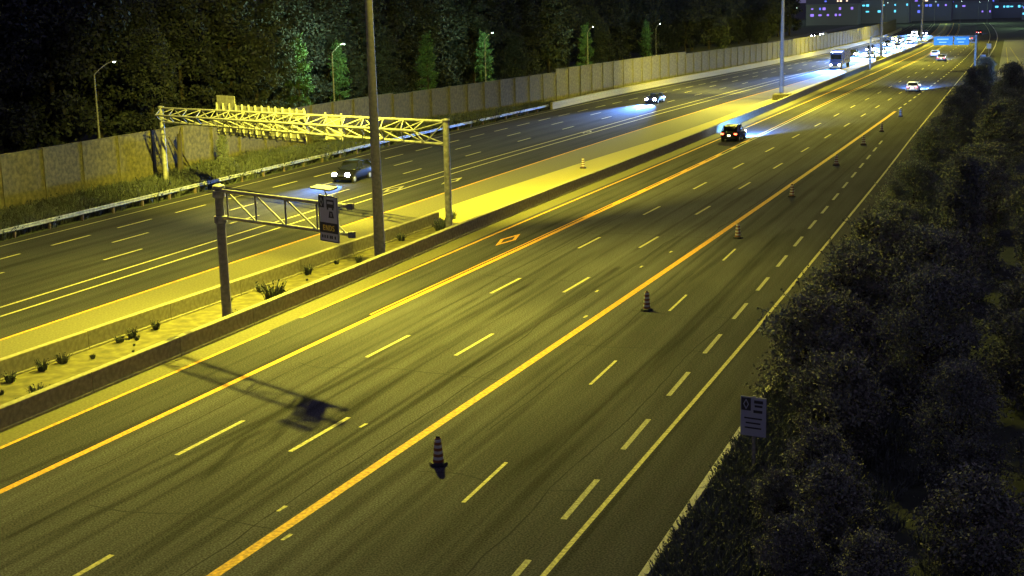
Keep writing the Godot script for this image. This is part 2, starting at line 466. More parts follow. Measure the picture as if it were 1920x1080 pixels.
# ---------------------------------------------------------------- barriers, rail, wall
func barrier_run(called: String, place: Callable, s0: float, s1: float, length: float, label: String, h := 0.9) -> void:
	var o := thing(called, Vector3.ZERO, 0.0, label, "concrete barrier")
	var prof := [Vector2(0.07, -0.04), Vector2(0.07, 0.1), Vector2(0.1, 0.14), Vector2(0.1, h - 0.03), Vector2(0.13, h), Vector2(0.39, h), Vector2(0.42, h - 0.03), Vector2(0.42, 0.14), Vector2(0.45, 0.1), Vector2(0.45, -0.04)]
	var n := int((s1 - s0) / length)
	for i in n:
		var a := s0 + (s1 - s0) * i / n
		var b := s0 + (s1 - s0) * (i + 1) / n - 0.03
		var ra := []
		var rb := []
		var lift := rng.randf_range(-0.008, 0.008)
		for p in prof:
			ra.append(pt(a, place.call(a) + p.x, p.y + lift))
			rb.append(pt(b, place.call(b) + p.x, p.y + lift))
		var st := tool()
		loft(st, [ra, rb])
		obj(st, "barrier_segment", M.barrier, o)

func build_edges() -> void:
	barrier_run("median_barrier", along("barrier", 0.0), -48, 560, 6.1, "long concrete barrier with shaded face beside the yellow edge line")
	var lb := func(s): return lerpf(40.1, 38.25, clampf((s - 45.0) / 44.0, -2.5, 1.0)) - 0.33
	barrier_run("far_median_barrier", lb, -48, 87, 6.1, "lit concrete barrier ending at the sign gantry, weeds at its foot")
	barrier_run("roadside_barrier", along("rail", -0.55), 187, 600, 6.1, "concrete barrier with rounded end in front of the noise wall", 1.0)
	# steel guide rail before it
	var o := thing("guide_rail", Vector3.ZERO, 0.0, "pale steel guide rail with posts along the weedy verge", "guide rail")
	var s := -40.0
	while s < 186.0:
		var b := minf(s + 7.6, 186.5)
		var st := tool()
		var wave := [Vector2(0, 0.44), Vector2(0.06, 0.49), Vector2(0.06, 0.55), Vector2(0, 0.6), Vector2(0.06, 0.65), Vector2(0.06, 0.71), Vector2(0, 0.76)]
		for k in wave.size() - 1:
			quad(st, pt(s, lane("rail", s) - wave[k].x, wave[k].y), pt(s, lane("rail", s) - wave[k + 1].x, wave[k + 1].y), pt(b, lane("rail", b) - wave[k + 1].x, wave[k + 1].y), pt(b, lane("rail", b) - wave[k].x, wave[k].y))
		obj(st, "rail_beam", M.rail, o)
		st = tool()
		box(st, pt(s + 1.9, lane("rail", s + 1.9) + 0.12, 0.34), Vector3(0.18, 0.84, 0.15))
		obj(st, "post", M.wood, o)
		st = tool()
		box(st, pt(s + 5.7, lane("rail", s + 5.7) + 0.12, 0.34), Vector3(0.18, 0.84, 0.15))
		obj(st, "post", M.wood, o)
		s += 7.6
	# noise wall
	o = thing("noise_wall", Vector3.ZERO, 0.0, "long olive noise wall of upright posts and panels, trees behind", "noise wall")
	s = 30.0
	var n := 0
	while s < 590.0:
		var b := s + 4.8
		var h := 4.8 if s < 150 else (4.62 if s < 197 else (5.1 if s < 260 else 4.7))
		var p := pt(s, lane("wall", s))
		var q := pt(b, lane("wall", b))
		var turn := Basis(Vector3.UP, atan2(-(q - p).x, -(q - p).z))
		var mid := (p + q) / 2
		var st := tool()
		var rows := 8
		for r in rows:
			var rh := h / rows
			box(st, mid + Vector3(0, rh * (r + 0.5), 0) + turn * Vector3(-0.012 * (r % 2), 0, 0), Vector3(0.14, rh - 0.025, (q - p).length() - 0.22), turn)
		box(st, mid + Vector3(0, h / 2, 0), Vector3(0.08, h - 0.05, (q - p).length() - 0.24), turn)
		obj(st, "panel", M.wall if (n * 7) % 3 else M.wall_b, o)
		st = tool()
		box(st, p + Vector3(0, h / 2 + 0.03, 0), Vector3(0.26, h + 0.14, 0.2), turn)
		obj(st, "post", M.wall_post, o)
		st = tool()
		box(st, mid + Vector3(0, h + 0.04, 0), Vector3(0.2, 0.08, (q - p).length() - 0.22), turn)
		obj(st, "coping", M.wall_post, o)
		s = b
		n += 1

# ---------------------------------------------------------------- masts, lamps, signs
# how the six floodlights of a mast are aimed: degrees from straight down, degrees round from the road's direction, half angle, energy
const AIMS := [[20.0, 195.0, 58.0, 3000.0], [57.0, 20.0, 37.0, 23000.0], [55.0, 170.0, 42.0, 1500.0], [40.0, 82.0, 42.0, 2700.0], [60.0, 300.0, 45.0, 1300.0], [46.0, 180.0, 42.0, 4300.0]]

func mast(where: Vector3, label: String, energy: float, ahead: float, footing: bool) -> void:
	var o := thing("light_mast", where, 0.0, label, "light mast", "tall light masts in the median")
	var st := tool()
	tube(st, Vector3.ZERO, Vector3(0, 28.4, 0), 0.34, 0.12, 20)
	obj(st, "pole", M.mast, o)
	st = tool()
	lathe(st, Vector3.ZERO, [Vector2(0.0, 0.16), Vector2(0.56, 0.16), Vector2(0.58, 0.14), Vector2(0.58, 0.0)], 20)
	obj(st, "base_flange", M.mast, o)
	st = tool()
	box(st, Vector3(0.0, 1.1, 0.335), Vector3(0.28, 0.7, 0.03))
	obj(st, "access_door", M.mast, o)
	st = tool()
	for k in 20:
		var a := TAU * k / 20
		var b := TAU * (k + 1) / 20
		tube(st, Vector3(cos(a) * 0.6, 28.2, sin(a) * 0.9), Vector3(cos(b) * 0.6, 28.2, sin(b) * 0.9), 0.05, 0.05, 6)
	for k in 3:
		var a := TAU * k / 3
		tube(st, Vector3(cos(a) * 0.1, 28.35, sin(a) * 0.1), Vector3(cos(a) * 0.6, 28.2, sin(a) * 0.9), 0.04, 0.04, 6)
	obj(st, "lamp_ring", M.mast, o)
	for k in AIMS.size():
		var a := TAU * k / AIMS.size() + 0.3
		var c := Vector3(cos(a) * 0.85, 28.1, sin(a) * 0.85)
		st = tool()
		lathe(st, c, [Vector2(0.0, 0.3), Vector2(0.2, 0.27), Vector2(0.33, 0.05), Vector2(0.34, 0.0)], 14)
		var head := obj(st, "luminaire", M.mast, o)
		st = tool()
		lathe(st, c, [Vector2(0.31, 0.02), Vector2(0.24, -0.06), Vector2(0.0, -0.1)], 14)
		obj(st, "lamp_lens", M.sodium_lens, head)
		var b := SpotLight3D.new()
		b.name = "lamp"
		b.light_color = SODIUM
		b.light_energy = AIMS[k][3] * (ahead if k == 1 else energy)
		b.light_size = 0.3
		b.spot_range = 300.0
		b.spot_attenuation = 2.0
		b.spot_angle = AIMS[k][2]
		b.spot_angle_attenuation = 1.0
		b.shadow_enabled = true
		o.add_child(b, true)
		b.position = c + Vector3(0, -0.2, 0)
		var tilt := deg_to_rad(AIMS[k][0])
		var round_ := deg_to_rad(AIMS[k][1])
		b.basis = Basis.looking_at(pt(sin(tilt) * cos(round_), sin(tilt) * sin(round_), -cos(tilt)), Vector3.RIGHT)
	if footing:
		st = tool()
		box(st, Vector3(0.2, 0.42, 0.6), Vector3(2.4, 0.9, 2.8))
		obj(st, "concrete_footing", M.barrier, o)

func street_light(s: float, l: float, h: float, label: String, energy: float, reach := 2.6) -> void:
	var o := thing("street_light", pt(s, l), 0.0, label, "street light", "street lights behind the noise wall")
	var st := tool()
	tube(st, Vector3.ZERO, Vector3(0, h, 0), 0.11, 0.07, 10)
	obj(st, "pole", M.galvanised, o)
	st = tool()
	var prev := Vector3(0, h, 0)
	for k in 5:
		var t := (k + 1) / 5.0
		var p := Vector3(0.25 * t, h + 1.15 * sin(t * PI * 0.45), -reach * t)
		tube(st, prev, p, 0.05, 0.045, 8)
		prev = p
	obj(st, "arm", M.galvanised, o)
	st = tool()
	box(st, prev + Vector3(0, 0.02, -0.3), Vector3(0.26, 0.1, 0.62))
	var head := obj(st, "luminaire", M.galvanised, o)
	st = tool()
	lathe(st, prev + Vector3(0, -0.14, -0.32), [Vector2(0.0, 0.0), Vector2(0.1, 0.02), Vector2(0.14, 0.1)], 12)
	obj(st, "lamp_lens", M.street_lens, head)
	if energy > 0.0:
		lamp(o, "lamp", prev + Vector3(0, -0.3, -0.32), Color(0.8, 1.0, 0.78), energy, 0.12)

func bar(parent: Node, called: String, a: Vector3, b: Vector3, r: float, m: Material) -> MeshInstance3D:
	var st := tool()
	tube(st, a, b, r, r, 8)
	return obj(st, called, m, parent)

func gantry() -> void:
	var gl := pt(100.0, 69.4)
	var gr := pt(82.6, 35.5)
	var o := thing("sign_gantry", Vector3.ZERO, 0.0, "pale steel truss gantry spanning the opposite road, sign backs on it", "gantry")
	var hl := 7.12
	var hr := 7.72
	for e in [[gl, hl], [gr, hr]]:
		var st := tool()
		tube(st, e[0], e[0] + Vector3(0, e[1], 0), 0.235, 0.2, 18)
		var post := obj(st, "post", M.galvanised, o)
		st = tool()
		lathe(st, e[0], [Vector2(0, 0.2), Vector2(0.42, 0.2), Vector2(0.45, 0.17), Vector2(0.45, 0)], 18)
		obj(st, "base_flange", M.barrier, post)
		st = tool()
		lathe(st, e[0] + Vector3(0, e[1], 0), [Vector2(0.26, -0.06), Vector2(0.26, 0.03), Vector2(0.0, 0.07)], 18)
		obj(st, "post_cap", M.galvanised, post)
	var top := func(t): return gl.lerp(gr, t) + Vector3(0, lerpf(hl, hr, t) - 0.12, 0)
	var low := func(t): return gl.lerp(gr, t) + Vector3(0, lerpf(hl - 1.3, hr - 1.62, t), 0)
	var out := (gr - gl).cross(Vector3.UP).normalized()
	if out.z < 0:
		out = -out
	var apex := func(t): return gl.lerp(gr, t) + Vector3(0, lerpf(hl - 0.62, hr - 0.72, t), 0) + out * 1.15
	bar(o, "chord", top.call(0.0), top.call(1.0), 0.095, M.galvanised)
	bar(o, "chord", low.call(0.0), low.call(1.0), 0.095, M.galvanised)
	bar(o, "chord", apex.call(0.03), apex.call(0.945), 0.095, M.galvanised)
	var n := 17
	for k in n:
		var a := float(k) / n
		var b := float(k + 1) / n
		var m := (a + b) / 2
		bar(o, "brace", top.call(a), apex.call(clampf(m, 0.03, 0.945)), 0.042, M.galvanised)
		bar(o, "brace", apex.call(clampf(m, 0.03, 0.945)), top.call(b), 0.042, M.galvanised)
		bar(o, "brace", low.call(a), apex.call(clampf(m, 0.03, 0.945)), 0.042, M.galvanised)
		bar(o, "brace", apex.call(clampf(m, 0.03, 0.945)), low.call(b), 0.042, M.galvanised)
		bar(o, "brace", top.call(a) if k % 2 else low.call(a), low.call(b) if k % 2 else top.call(b), 0.042, M.galvanised)
	# large sign seen from behind: its sheet, the upright ribs and a tab on top
	var along_ := (gr - gl).normalized()
	var turn := Basis(along_, Vector3.UP, along_.cross(Vector3.UP))
	var sign := thing("guide_sign", Vector3.ZERO, 0.0, "back of large road sign with upright ribs and a corner tab on the gantry", "road sign")
	var c0 := gl.lerp(gr, 0.227) - out * 0.42
	var c1 := gl.lerp(gr, 0.558) - out * 0.42
	var st := tool()
	box(st, (c0 + c1) / 2 + Vector3(0, 6.4, 0), Vector3(c0.distance_to(c1), 2.45, 0.05), turn)
	obj(st, "sign_panel", M.aluminium, sign)
	st = tool()
	box(st, c0.lerp(c1, 0.11) + Vector3(0, 8.0, 0), Vector3(c0.distance_to(c1) * 0.215, 0.7, 0.05), turn)
	obj(st, "exit_tab", M.aluminium, sign)
	for k in 14:
		st = tool()
		box(st, c0.lerp(c1, 0.005 + k / 13.0 * 0.99) + out * 0.09 + Vector3(0, 6.42, 0), Vector3(0.1, 2.65, 0.12), turn)
		obj(st, "rib", M.galvanised, sign)
	for h in [5.45, 6.3, 7.2]:
		st = tool()
		box(st, (c0 + c1) / 2 + out * 0.2 + Vector3(0, h, 0), Vector3(c0.distance_to(c1), 0.08, 0.07), turn)
		obj(st, "wale", M.galvanised, sign)
	sign = thing("lane_sign", Vector3.ZERO, 0.0, "small yellow-lit sign back beside the large one on the gantry", "road sign")
	c0 = gl.lerp(gr, 0.628) - out * 0.42
	c1 = gl.lerp(gr, 0.682) - out * 0.42
	st = tool()
	box(st, (c0 + c1) / 2 + Vector3(0, 6.55, 0), Vector3(c0.distance_to(c1), 1.75, 0.06), turn)
	obj(st, "sign_panel", M.galvanised, sign)
	for t in [0.02, 0.98]:
		st = tool()
		box(st, c0.lerp(c1, t) + out * 0.09 + Vector3(0, 6.6, 0), Vector3(0.09, 2.0, 0.11), turn)
		obj(st, "rib", M.galvanised, sign)

func sign_face(parent: Node, called: String, c: Vector3, turn: Basis, x: float, y: float, w: float, h: float, m: Material, lift := 0.03) -> void:
	var st := tool()
	box(st, c + turn * Vector3(x, y, lift), Vector3(w, h, 0.008), turn)
	obj(st, called, m, parent)

func ring(parent: Node, called: String, c: Vector3, turn: Basis, pts: Array, m: Material, lift: float) -> void:
	var st := tool()
	for k in pts.size():
		var a: Vector2 = pts[k]
		var b: Vector2 = pts[(k + 1) % pts.size()]
		var mid := (a + b) / 2
		box(st, c + turn * Vector3(mid.x, mid.y, lift), Vector3((b - a).length() + 0.02, 0.032, 0.006), turn * Basis(Vector3(0, 0, 1), (b - a).angle()))
	obj(st, called, m, parent)

func cantilever() -> void:
	var base := pt(55.05, 35.35)
	var tip := pt(50.85, 26.55)
	var o := thing("cantilever_sign_post", Vector3.ZERO, 0.0, "grey post with truss arm reaching over the carpool lane", "sign post")
	var st := tool()
	tube(st, base, base + Vector3(0, 7.0, 0), 0.24, 0.2, 18)
	obj(st, "post", M.mast, o)
	st = tool()
	lathe(st, base + Vector3(0, 7.0, 0), [Vector2(0.2, -0.12), Vector2(0.29, -0.1), Vector2(0.29, 0.02), Vector2(0.1, 0.1), Vector2(0, 0.1)], 18)
	obj(st, "post_cap", M.galvanised, o)
	for h in [6.62, 5.42]:
		st = tool()
		lathe(st, base + Vector3(0, h, 0), [Vector2(0.2, -0.16), Vector2(0.31, -0.16), Vector2(0.31, 0.16), Vector2(0.2, 0.16)], 18)
		obj(st, "clamp", M.galvanised, o)
	var top := func(t): return base.lerp(tip, t) + Vector3(0, lerpf(6.8, 6.92, t), 0)
	var low := func(t): return base.lerp(tip, t) + Vector3(0, lerpf(5.52, 5.72, t), 0)
	bar(o, "chord", top.call(0.0), top.call(1.03), 0.085, M.galvanised)
	bar(o, "chord", low.call(0.0), low.call(1.03), 0.085, M.galvanised)
	for t in [0.07, 0.31, 0.55, 0.79]:
		bar(o, "upright", top.call(t), low.call(t), 0.045, M.mast)
		bar(o, "brace", top.call(t), low.call(minf(t + 0.24, 1.0)), 0.04, M.galvanised)
	for f in [top, low]:
		st = tool()
		box(st, f.call(1.035), Vector3(0.26, 0.26, 0.2))
		obj(st, "chord_end_cap", M.mast, o)
	# the sign: white with symbols, black band, ENDS
	var dir := (tip - base).normalized()
	var turn := Basis(dir, Vector3.UP, dir.cross(Vector3.UP))
	if turn.z.z < 0:
		turn = Basis(-dir, Vector3.UP, -dir.cross(Vector3.UP))
	var c := base.lerp(tip, 0.905) + Vector3(0, 6.3, 0) + turn.z * 0.2
	var s := thing("carpool_sign", Vector3.ZERO, 0.0, "tall white sign reading ENDS with vehicle symbol, hung on truss arm", "road sign")
	st = tool()
	box(st, c, Vector3(1.34, 1.98, 0.04), turn)
	obj(st, "sign_panel", M.sign_white, s)
	ring(s, "border", c, turn, [Vector2(-0.63, -0.95), Vector2(0.63, -0.95), Vector2(0.63, 0.95), Vector2(-0.63, 0.95)], M.sign_black, 0.024)
	sign_face(s, "symbol_square", c, turn, -0.45, 0.70, 0.36, 0.46, M.sign_black, 0.026)
	ring(s, "diamond_symbol", c, turn, [Vector2(-0.45, 0.53), Vector2(-0.35, 0.70), Vector2(-0.45, 0.87), Vector2(-0.55, 0.70)], M.sign_white, 0.032)
	sign_face(s, "vehicle_symbol", c, turn, 0.17, 0.66, 0.52, 0.34, M.sign_black, 0.026)
	sign_face(s, "window_symbol", c, turn, 0.17, 0.70, 0.38, 0.10, M.sign_white, 0.032)
	for x in [-0.02, 0.34]:
		sign_face(s, "wheel_symbol", c, turn, x, 0.45, 0.10, 0.10, M.sign_black, 0.026)
	st = tool()
	for p in [Vector2(0.02, 0.06), Vector2(0.09, 0.34), Vector2(0.31, 0.34), Vector2(0.02, 0.06), Vector2(0.31, 0.34), Vector2(0.40, 0.06)]:
		st.add_vertex(c + turn * Vector3(p.x, p.y, 0.028))
	obj(st, "road_symbol", M.sign_black, s)
	sign_face(s, "lane_mark", c, turn, 0.21, 0.2, 0.04, 0.16, M.sign_white, 0.034)
	sign_face(s, "black_band", c, turn, 0.0, -0.38, 1.26, 0.44, M.sign_black, 0.026)
	var text := TextMesh.new()
	text.text = "ENDS"
	text.font_size = 96
	text.pixel_size = 0.0034
	text.depth = 0.006
	var f := SystemFont.new()
	f.font_names = ["Droid Sans"]
	f.font_weight = 700
	text.font = f
	again(text, "lettering", M.sign_yellow, s, Transform3D(turn, c + turn * Vector3(0, -0.385, 0.036)))
	for x in [-0.46, -0.3, -0.12, 0.08, 0.2, 0.42]:
		sign_face(s, "small_mark", c, turn, x, -0.77, 0.09, 0.13, M.sign_black, 0.026)
	# flat lamp housing over the sign
	var v := thing("sign_lamp_housing", Vector3.ZERO, 0.0, "flat slab housing held above the tall white sign", "sign lamp")
	var vc := c + Vector3(0, 1.33, 0) - turn.x * 0.12 + turn.z * 0.1
	st = tool()
	box(st, vc, Vector3(1.42, 0.07, 0.44), turn * Basis(Vector3(1, 0, 0), 0.18))
	obj(st, "housing", M.sign_white, v)
	bar(v, "stem", vc, c + Vector3(0, 0.6, 0) - turn.z * 0.1, 0.03, M.mast)

func roadside_sign() -> void:
	var base := pt(42.3, 7.75, -0.06)
	var o := thing("roadside_sign", base, -0.18, "white roadside sign with diamond box and vehicle symbols among shrubs", "road sign")
	var st := tool()
	box(st, Vector3(0, 1.3, 0), Vector3(0.09, 2.6, 0.09))
	obj(st, "post", M.galvanised, o)
	var c := Vector3(0, 1.93, 0.07)
	st = tool()
	box(st, c, Vector3(0.86, 1.3, 0.03))
	obj(st, "sign_panel", M.verge_white, o)
	var t := Basis()
	sign_face(o, "symbol_square", c, t, -0.24, 0.40, 0.32, 0.42, M.sign_black, 0.02)
	ring(o, "diamond_symbol", c, t, [Vector2(-0.24, 0.25), Vector2(-0.16, 0.40), Vector2(-0.24, 0.55), Vector2(-0.32, 0.40)], M.verge_white, 0.026)
	for e in [[0.18, 0.50, 0.3, 0.1], [0.18, 0.36, 0.26, 0.07], [0.16, 0.18, 0.3, 0.09], [0.0, -0.06, 0.6, 0.05], [0.0, -0.22, 0.5, 0.05], [0.0, -0.38, 0.56, 0.05]]:
		sign_face(o, "sign_mark", c, t, e[0], e[1], e[2], e[3], M.sign_black, 0.02)

func small_signs() -> void:
	for e in [[300.0, 9.0, 2.2, "small pale sign on post by distant verge, lower of two"], [352.0, 9.3, 2.6, "small pale sign on post by distant verge, farther of two"]]:
		var o := thing("verge_sign", pt(e[0], e[1], -0.06), 0.1, e[3], "road sign")
		var st := tool()
		tube(st, Vector3.ZERO, Vector3(0, e[2], 0), 0.05, 0.05, 8)
		obj(st, "post", M.galvanised, o)
		st = tool()
		box(st, Vector3(0, e[2] - 0.35, 0.06), Vector3(1.1, 1.2, 0.03))
		obj(st, "sign_panel", M.verge_white, o)
	# overhead signs over the near road, far off
	var g := thing("overhead_gantry", pt(292, 0), 0.0, "distant gantry over the road carrying two teal signs", "gantry")
	for l in [10.2, 30.6]:
		var st := tool()
		tube(st, pt(0, l, -0.06), pt(0, l, 6.6), 0.24, 0.2, 12)
		obj(st, "post", M.galvanised, g)
	for h in [5.2, 6.4]:
		bar(g, "chord", pt(0, 10.2, h), pt(0, 30.6, h), 0.1, M.galvanised)
	for k in 14:
		bar(g, "brace", pt(0, 10.2 + k * 1.457, 5.2 if k % 2 else 6.4), pt(0, 10.2 + (k + 1) * 1.457, 6.4 if k % 2 else 5.2), 0.05, M.galvanised)
	for e in [[16.4, 3.6, "wider teal overhead sign on the distant gantry"], [12.9, 2.8, "narrower teal overhead sign on the distant gantry"]]:
		var o := thing("overhead_sign", pt(291.6, e[0]), 0.0, e[2], "road sign")
		var st := tool()
		box(st, Vector3(0, 5.5, 0), Vector3(e[1], 1.6, 0.06))
		obj(st, "sign_panel", M.sign_teal, o)
		for k in 2:
			st = tool()
			box(st, Vector3(-0.1, 5.85 - k * 0.6, 0.04), Vector3(e[1] * (0.6 - k * 0.2), 0.2, 0.01))
			obj(st, "legend", M.sign_text, o)

func drum(where: Vector3, label: String) -> void:
	var o := thing("traffic_drum", where, rng.randf() * TAU, label, "traffic drum", "traffic drums along the thick yellow line")
	var st := tool()
	lathe(st, Vector3.ZERO, [Vector2(0.0, 0.11), Vector2(0.2, 0.11), Vector2(0.29, 0.10), Vector2(0.315, 0.06), Vector2(0.32, 0.0)], 8)
	obj(st, "rubber_base", M.rubber, o)
	# tapering body in alternating orange and white sleeves with a shoulder between each
	var h := 0.1
	for k in 8:
		var dh := 0.1
		var r0 := 0.185 - 0.009 * k
		st = tool()
		lathe(st, Vector3.ZERO, [Vector2(r0 - 0.012, h), Vector2(r0, h + 0.012), Vector2(r0 - 0.006, h + dh - 0.012), Vector2(r0 - 0.014, h + dh)], 18)
		obj(st, "orange_band" if k % 2 == 0 else "white_band", M.drum_orange if k % 2 == 0 else M.drum_white, o)
		h += dh
	st = tool()
	lathe(st, Vector3.ZERO, [Vector2(0.11, h), Vector2(0.1, h + 0.03), Vector2(0.0, h + 0.045)], 18)
	var top := obj(st, "cap", M.drum_orange, o)
	st = tool()
	box(st, Vector3(0, h + 0.06, 0), Vector3(0.13, 0.06, 0.04))
	obj(st, "handle", M.rubber, top)

# ---------------------------------------------------------------- vehicles
func section(z: float, w: float, y0: float, y1: float, inset: float) -> Array:
	return [Vector3(-w + 0.05, y0, z), Vector3(-w, y0 + 0.12, z), Vector3(-w, lerpf(y0, y1, 0.55), z), Vector3(-w + 0.03, lerpf(y0, y1, 0.8), z), Vector3(-w + inset, y1 - 0.03, z), Vector3(-w + inset + 0.12, y1, z),
		Vector3(w - inset - 0.12, y1, z), Vector3(w - inset, y1 - 0.03, z), Vector3(w - 0.03, lerpf(y0, y1, 0.8), z), Vector3(w, lerpf(y0, y1, 0.55), z), Vector3(w, y0 + 0.12, z), Vector3(w - 0.05, y0, z)]

func car(s: float, l: float, turn: float, m: Material, shape: String, label: String, beams: float, category := "car") -> Node3D:
	var o := thing("parked_car".replace("parked_", "") if shape != "truck" else "truck", pt(s, l), turn, label, category, "vehicles on the highway")
	var tall := shape == "suv"
	var len := 4.75 if tall else 4.6
	var w := 0.95 if tall else 0.91
	var lift := 0.10 if tall else 0.0
	var hood := 0.98 if tall else 0.82
	var belt := 1.08 if tall else 0.93
	var roof := 1.72 if tall else 1.44
	var f := -len / 2
	var st := tool()
	st.set_smooth_group(0)
	loft(st, [section(f, w * 0.78, 0.28 + lift, 0.62, 0.04), section(f + 0.12, w * 0.92, 0.2 + lift, hood - 0.1, 0.06), section(f + 0.5, w, 0.19 + lift, hood - 0.03, 0.1), section(f + 1.3, w, 0.19 + lift, hood + 0.02, 0.1), section(f + 1.7, w, 0.19 + lift, belt, 0.08), section(len / 2 - 1.0, w, 0.19 + lift, belt + 0.03, 0.08), section(len / 2 - 0.35, w * 0.98, 0.21 + lift, belt + 0.01, 0.08), section(len / 2 - 0.06, w * 0.9, 0.25 + lift, belt - 0.06, 0.08), section(len / 2, w * 0.82, 0.3 + lift, belt - 0.2, 0.06)])
	obj(st, "body", m, o)
	var rear := len / 2 - (0.15 if tall else 0.75)
	st = tool()
	st.set_smooth_group(0)
	var cab := func(z, ww, y): return [Vector3(-ww, belt - 0.02, z), Vector3(-ww + 0.02, belt, z), Vector3(-ww + 0.14, y, z), Vector3(ww - 0.14, y, z), Vector3(ww - 0.02, belt, z), Vector3(ww, belt - 0.02, z)]
	loft(st, [cab.call(f + 1.35, w * 0.86, belt + 0.02), cab.call(f + 2.15, w * 0.9, roof - 0.05), cab.call(rear - 0.75, w * 0.9, roof - 0.05), cab.call(rear, w * 0.86, belt + (0.15 if tall else 0.03))])
	obj(st, "windows", M.glass, o)
	st = tool()
	st.set_smooth_group(0)
	var rw := w * 0.9 - 0.13
	var lid := func(z, ww, y): return [Vector3(-ww, y - 0.05, z), Vector3(-ww + 0.1, y, z), Vector3(ww - 0.1, y, z), Vector3(ww, y - 0.05, z)]
	loft(st, [lid.call(f + 2.05, rw - 0.05, roof - 0.03), lid.call(f + 2.5, rw, roof + 0.02), lid.call(rear - 0.9, rw, roof + 0.02), lid.call(rear - (0.1 if tall else 0.6), rw - 0.05, roof - 0.05)])
	obj(st, "roof", m, o)
	for sx in [-1, 1]:
		bar(o, "pillar", Vector3(sx * (w * 0.87), belt, f + 1.42), Vector3(sx * rw, roof - 0.03, f + 2.15), 0.035, m)
		bar(o, "pillar", Vector3(sx * (w * 0.9), belt, f + 2.75), Vector3(sx * rw, roof - 0.03, f + 2.75), 0.035, m)
		bar(o, "pillar", Vector3(sx * (w * 0.87), belt, rear - 0.05), Vector3(sx * rw, roof - 0.03, rear - 0.7), 0.05, m)
		st = tool()
		box(st, Vector3(sx * (w + 0.08), belt + 0.06, f + 1.75), Vector3(0.2, 0.14, 0.1))
		obj(st, "mirror", m, o)
		for z in [f + 0.85, len / 2 - 0.9]:
			st = tool()
			var c := Vector3(sx * (w - 0.1), 0.33, z)
			tube(st, c - Vector3(0.11 * sx, 0, 0), c + Vector3(0.11 * sx, 0, 0), 0.33, 0.33, 18)
			var wheel := obj(st, "wheel", M.tyre, o)
			st = tool()
			tube(st, c + Vector3(0.1 * sx, 0, 0), c + Vector3(0.122 * sx, 0, 0), 0.21, 0.2, 14)
			obj(st, "rim", M.rim, wheel)
		st = tool()
		st.set_smooth_group(0)
		lathe(st, Vector3.ZERO, [Vector2(0.0, -0.06), Vector2(0.12, -0.05), Vector2(0.165, 0.0), Vector2(0.17, 0.08)], 14)
		var hl := obj(st, "headlight", M.headlight, o)
		hl.transform = Transform3D(Basis(Vector3(1.35, 0, 0), Vector3(0, 0, 1), Vector3(0, -1, 0)), Vector3(sx * w * 0.68, 0.66 + lift, f + 0.03))
		st = tool()
		box(st, Vector3(sx * w * 0.74, belt - 0.2, len / 2 - 0.02), Vector3(0.3, 0.16, 0.08))
		obj(st, "taillight", M.taillight, o)
		if beams > 0.0:
			var b := SpotLight3D.new()
			b.name = "headlight_beam"
			b.light_color = Color(0.38, 0.6, 1.0)
			b.light_energy = beams
			b.light_size = 0.08
			b.spot_range = 120.0
			b.spot_angle = 19.0 if beams > 4500.0 else (33.0 if beams > 3500.0 else 21.0)
			b.spot_angle_attenuation = 1.0
			b.shadow_enabled = true
			o.add_child(b, true)
			b.position = Vector3(sx * w * 0.68, 0.66 + lift, f - 0.12)
			b.rotation = Vector3(-0.17, 0, 0)
	st = tool()
	box(st, Vector3(0, 0.62 + lift, len / 2 + 0.005), Vector3(0.32, 0.16, 0.02))
	obj(st, "licence_plate", M.plate_lamp, o)
	st = tool()
	box(st, Vector3(0, 0.5 + lift, f + 0.03), Vector3(w * 0.9, 0.18, 0.06))
	obj(st, "grille", M.rubber, o)
	return o

func truck(s: float, l: float, turn: float, label: String, beams: float) -> void:
	var o := thing("truck", pt(s, l), turn, label, "truck", "vehicles on the highway")
	var st := tool()
	box(st, Vector3(0, 1.0, -3.4), Vector3(2.3, 1.3, 1.5))
	box(st, Vector3(0, 2.15, -2.0), Vector3(2.4, 2.6, 1.8))
	obj(st, "cab", M.blue_paint, o)
	st = tool()
	box(st, Vector3(0, 2.5, -2.93), Vector3(2.1, 0.9, 0.06))
	obj(st, "windscreen", M.glass, o)
	st = tool()
	box(st, Vector3(0, 2.4, 3.2), Vector3(2.55, 2.8, 8.2))
	obj(st, "cargo_box", M.blue_paint, o)
	for z in [-3.3, 4.6, 5.8]:
		for sx in [-1, 1]:
			st = tool()
			tube(st, Vector3(sx * 0.95, 0.5, z), Vector3(sx * 1.22, 0.5, z), 0.5, 0.5, 18)
			obj(st, "wheel", M.tyre, o)
	for sx in [-1, 1]:
		st = tool()
		box(st, Vector3(sx * 0.85, 0.95, -4.18), Vector3(0.36, 0.26, 0.08))
		obj(st, "headlight", M.headlight, o)
		var b := SpotLight3D.new()
		b.name = "headlight_beam"
		b.light_color = Color(0.38, 0.6, 1.0)
		b.light_energy = beams
		b.light_size = 0.1
		b.spot_range = 150.0
		b.spot_angle = 20.0
		b.spot_angle_attenuation = 1.0
		b.shadow_enabled = true
		o.add_child(b, true)
		b.position = Vector3(sx * 0.85, 0.95, -4.4)
		b.rotation = Vector3(-0.17, 0, 0)
	for x in [-0.9, -0.45, 0.0, 0.45, 0.9]:
		st = tool()
		box(st, Vector3(x, 3.5, -2.8), Vector3(0.26, 0.14, 0.12))
		obj(st, "marker_light", M.marker, o)
	st = tool()
	box(st, Vector3(0, 0.55, -4.15), Vector3(2.4, 0.3, 0.12))
	obj(st, "bumper", M.rim, o)

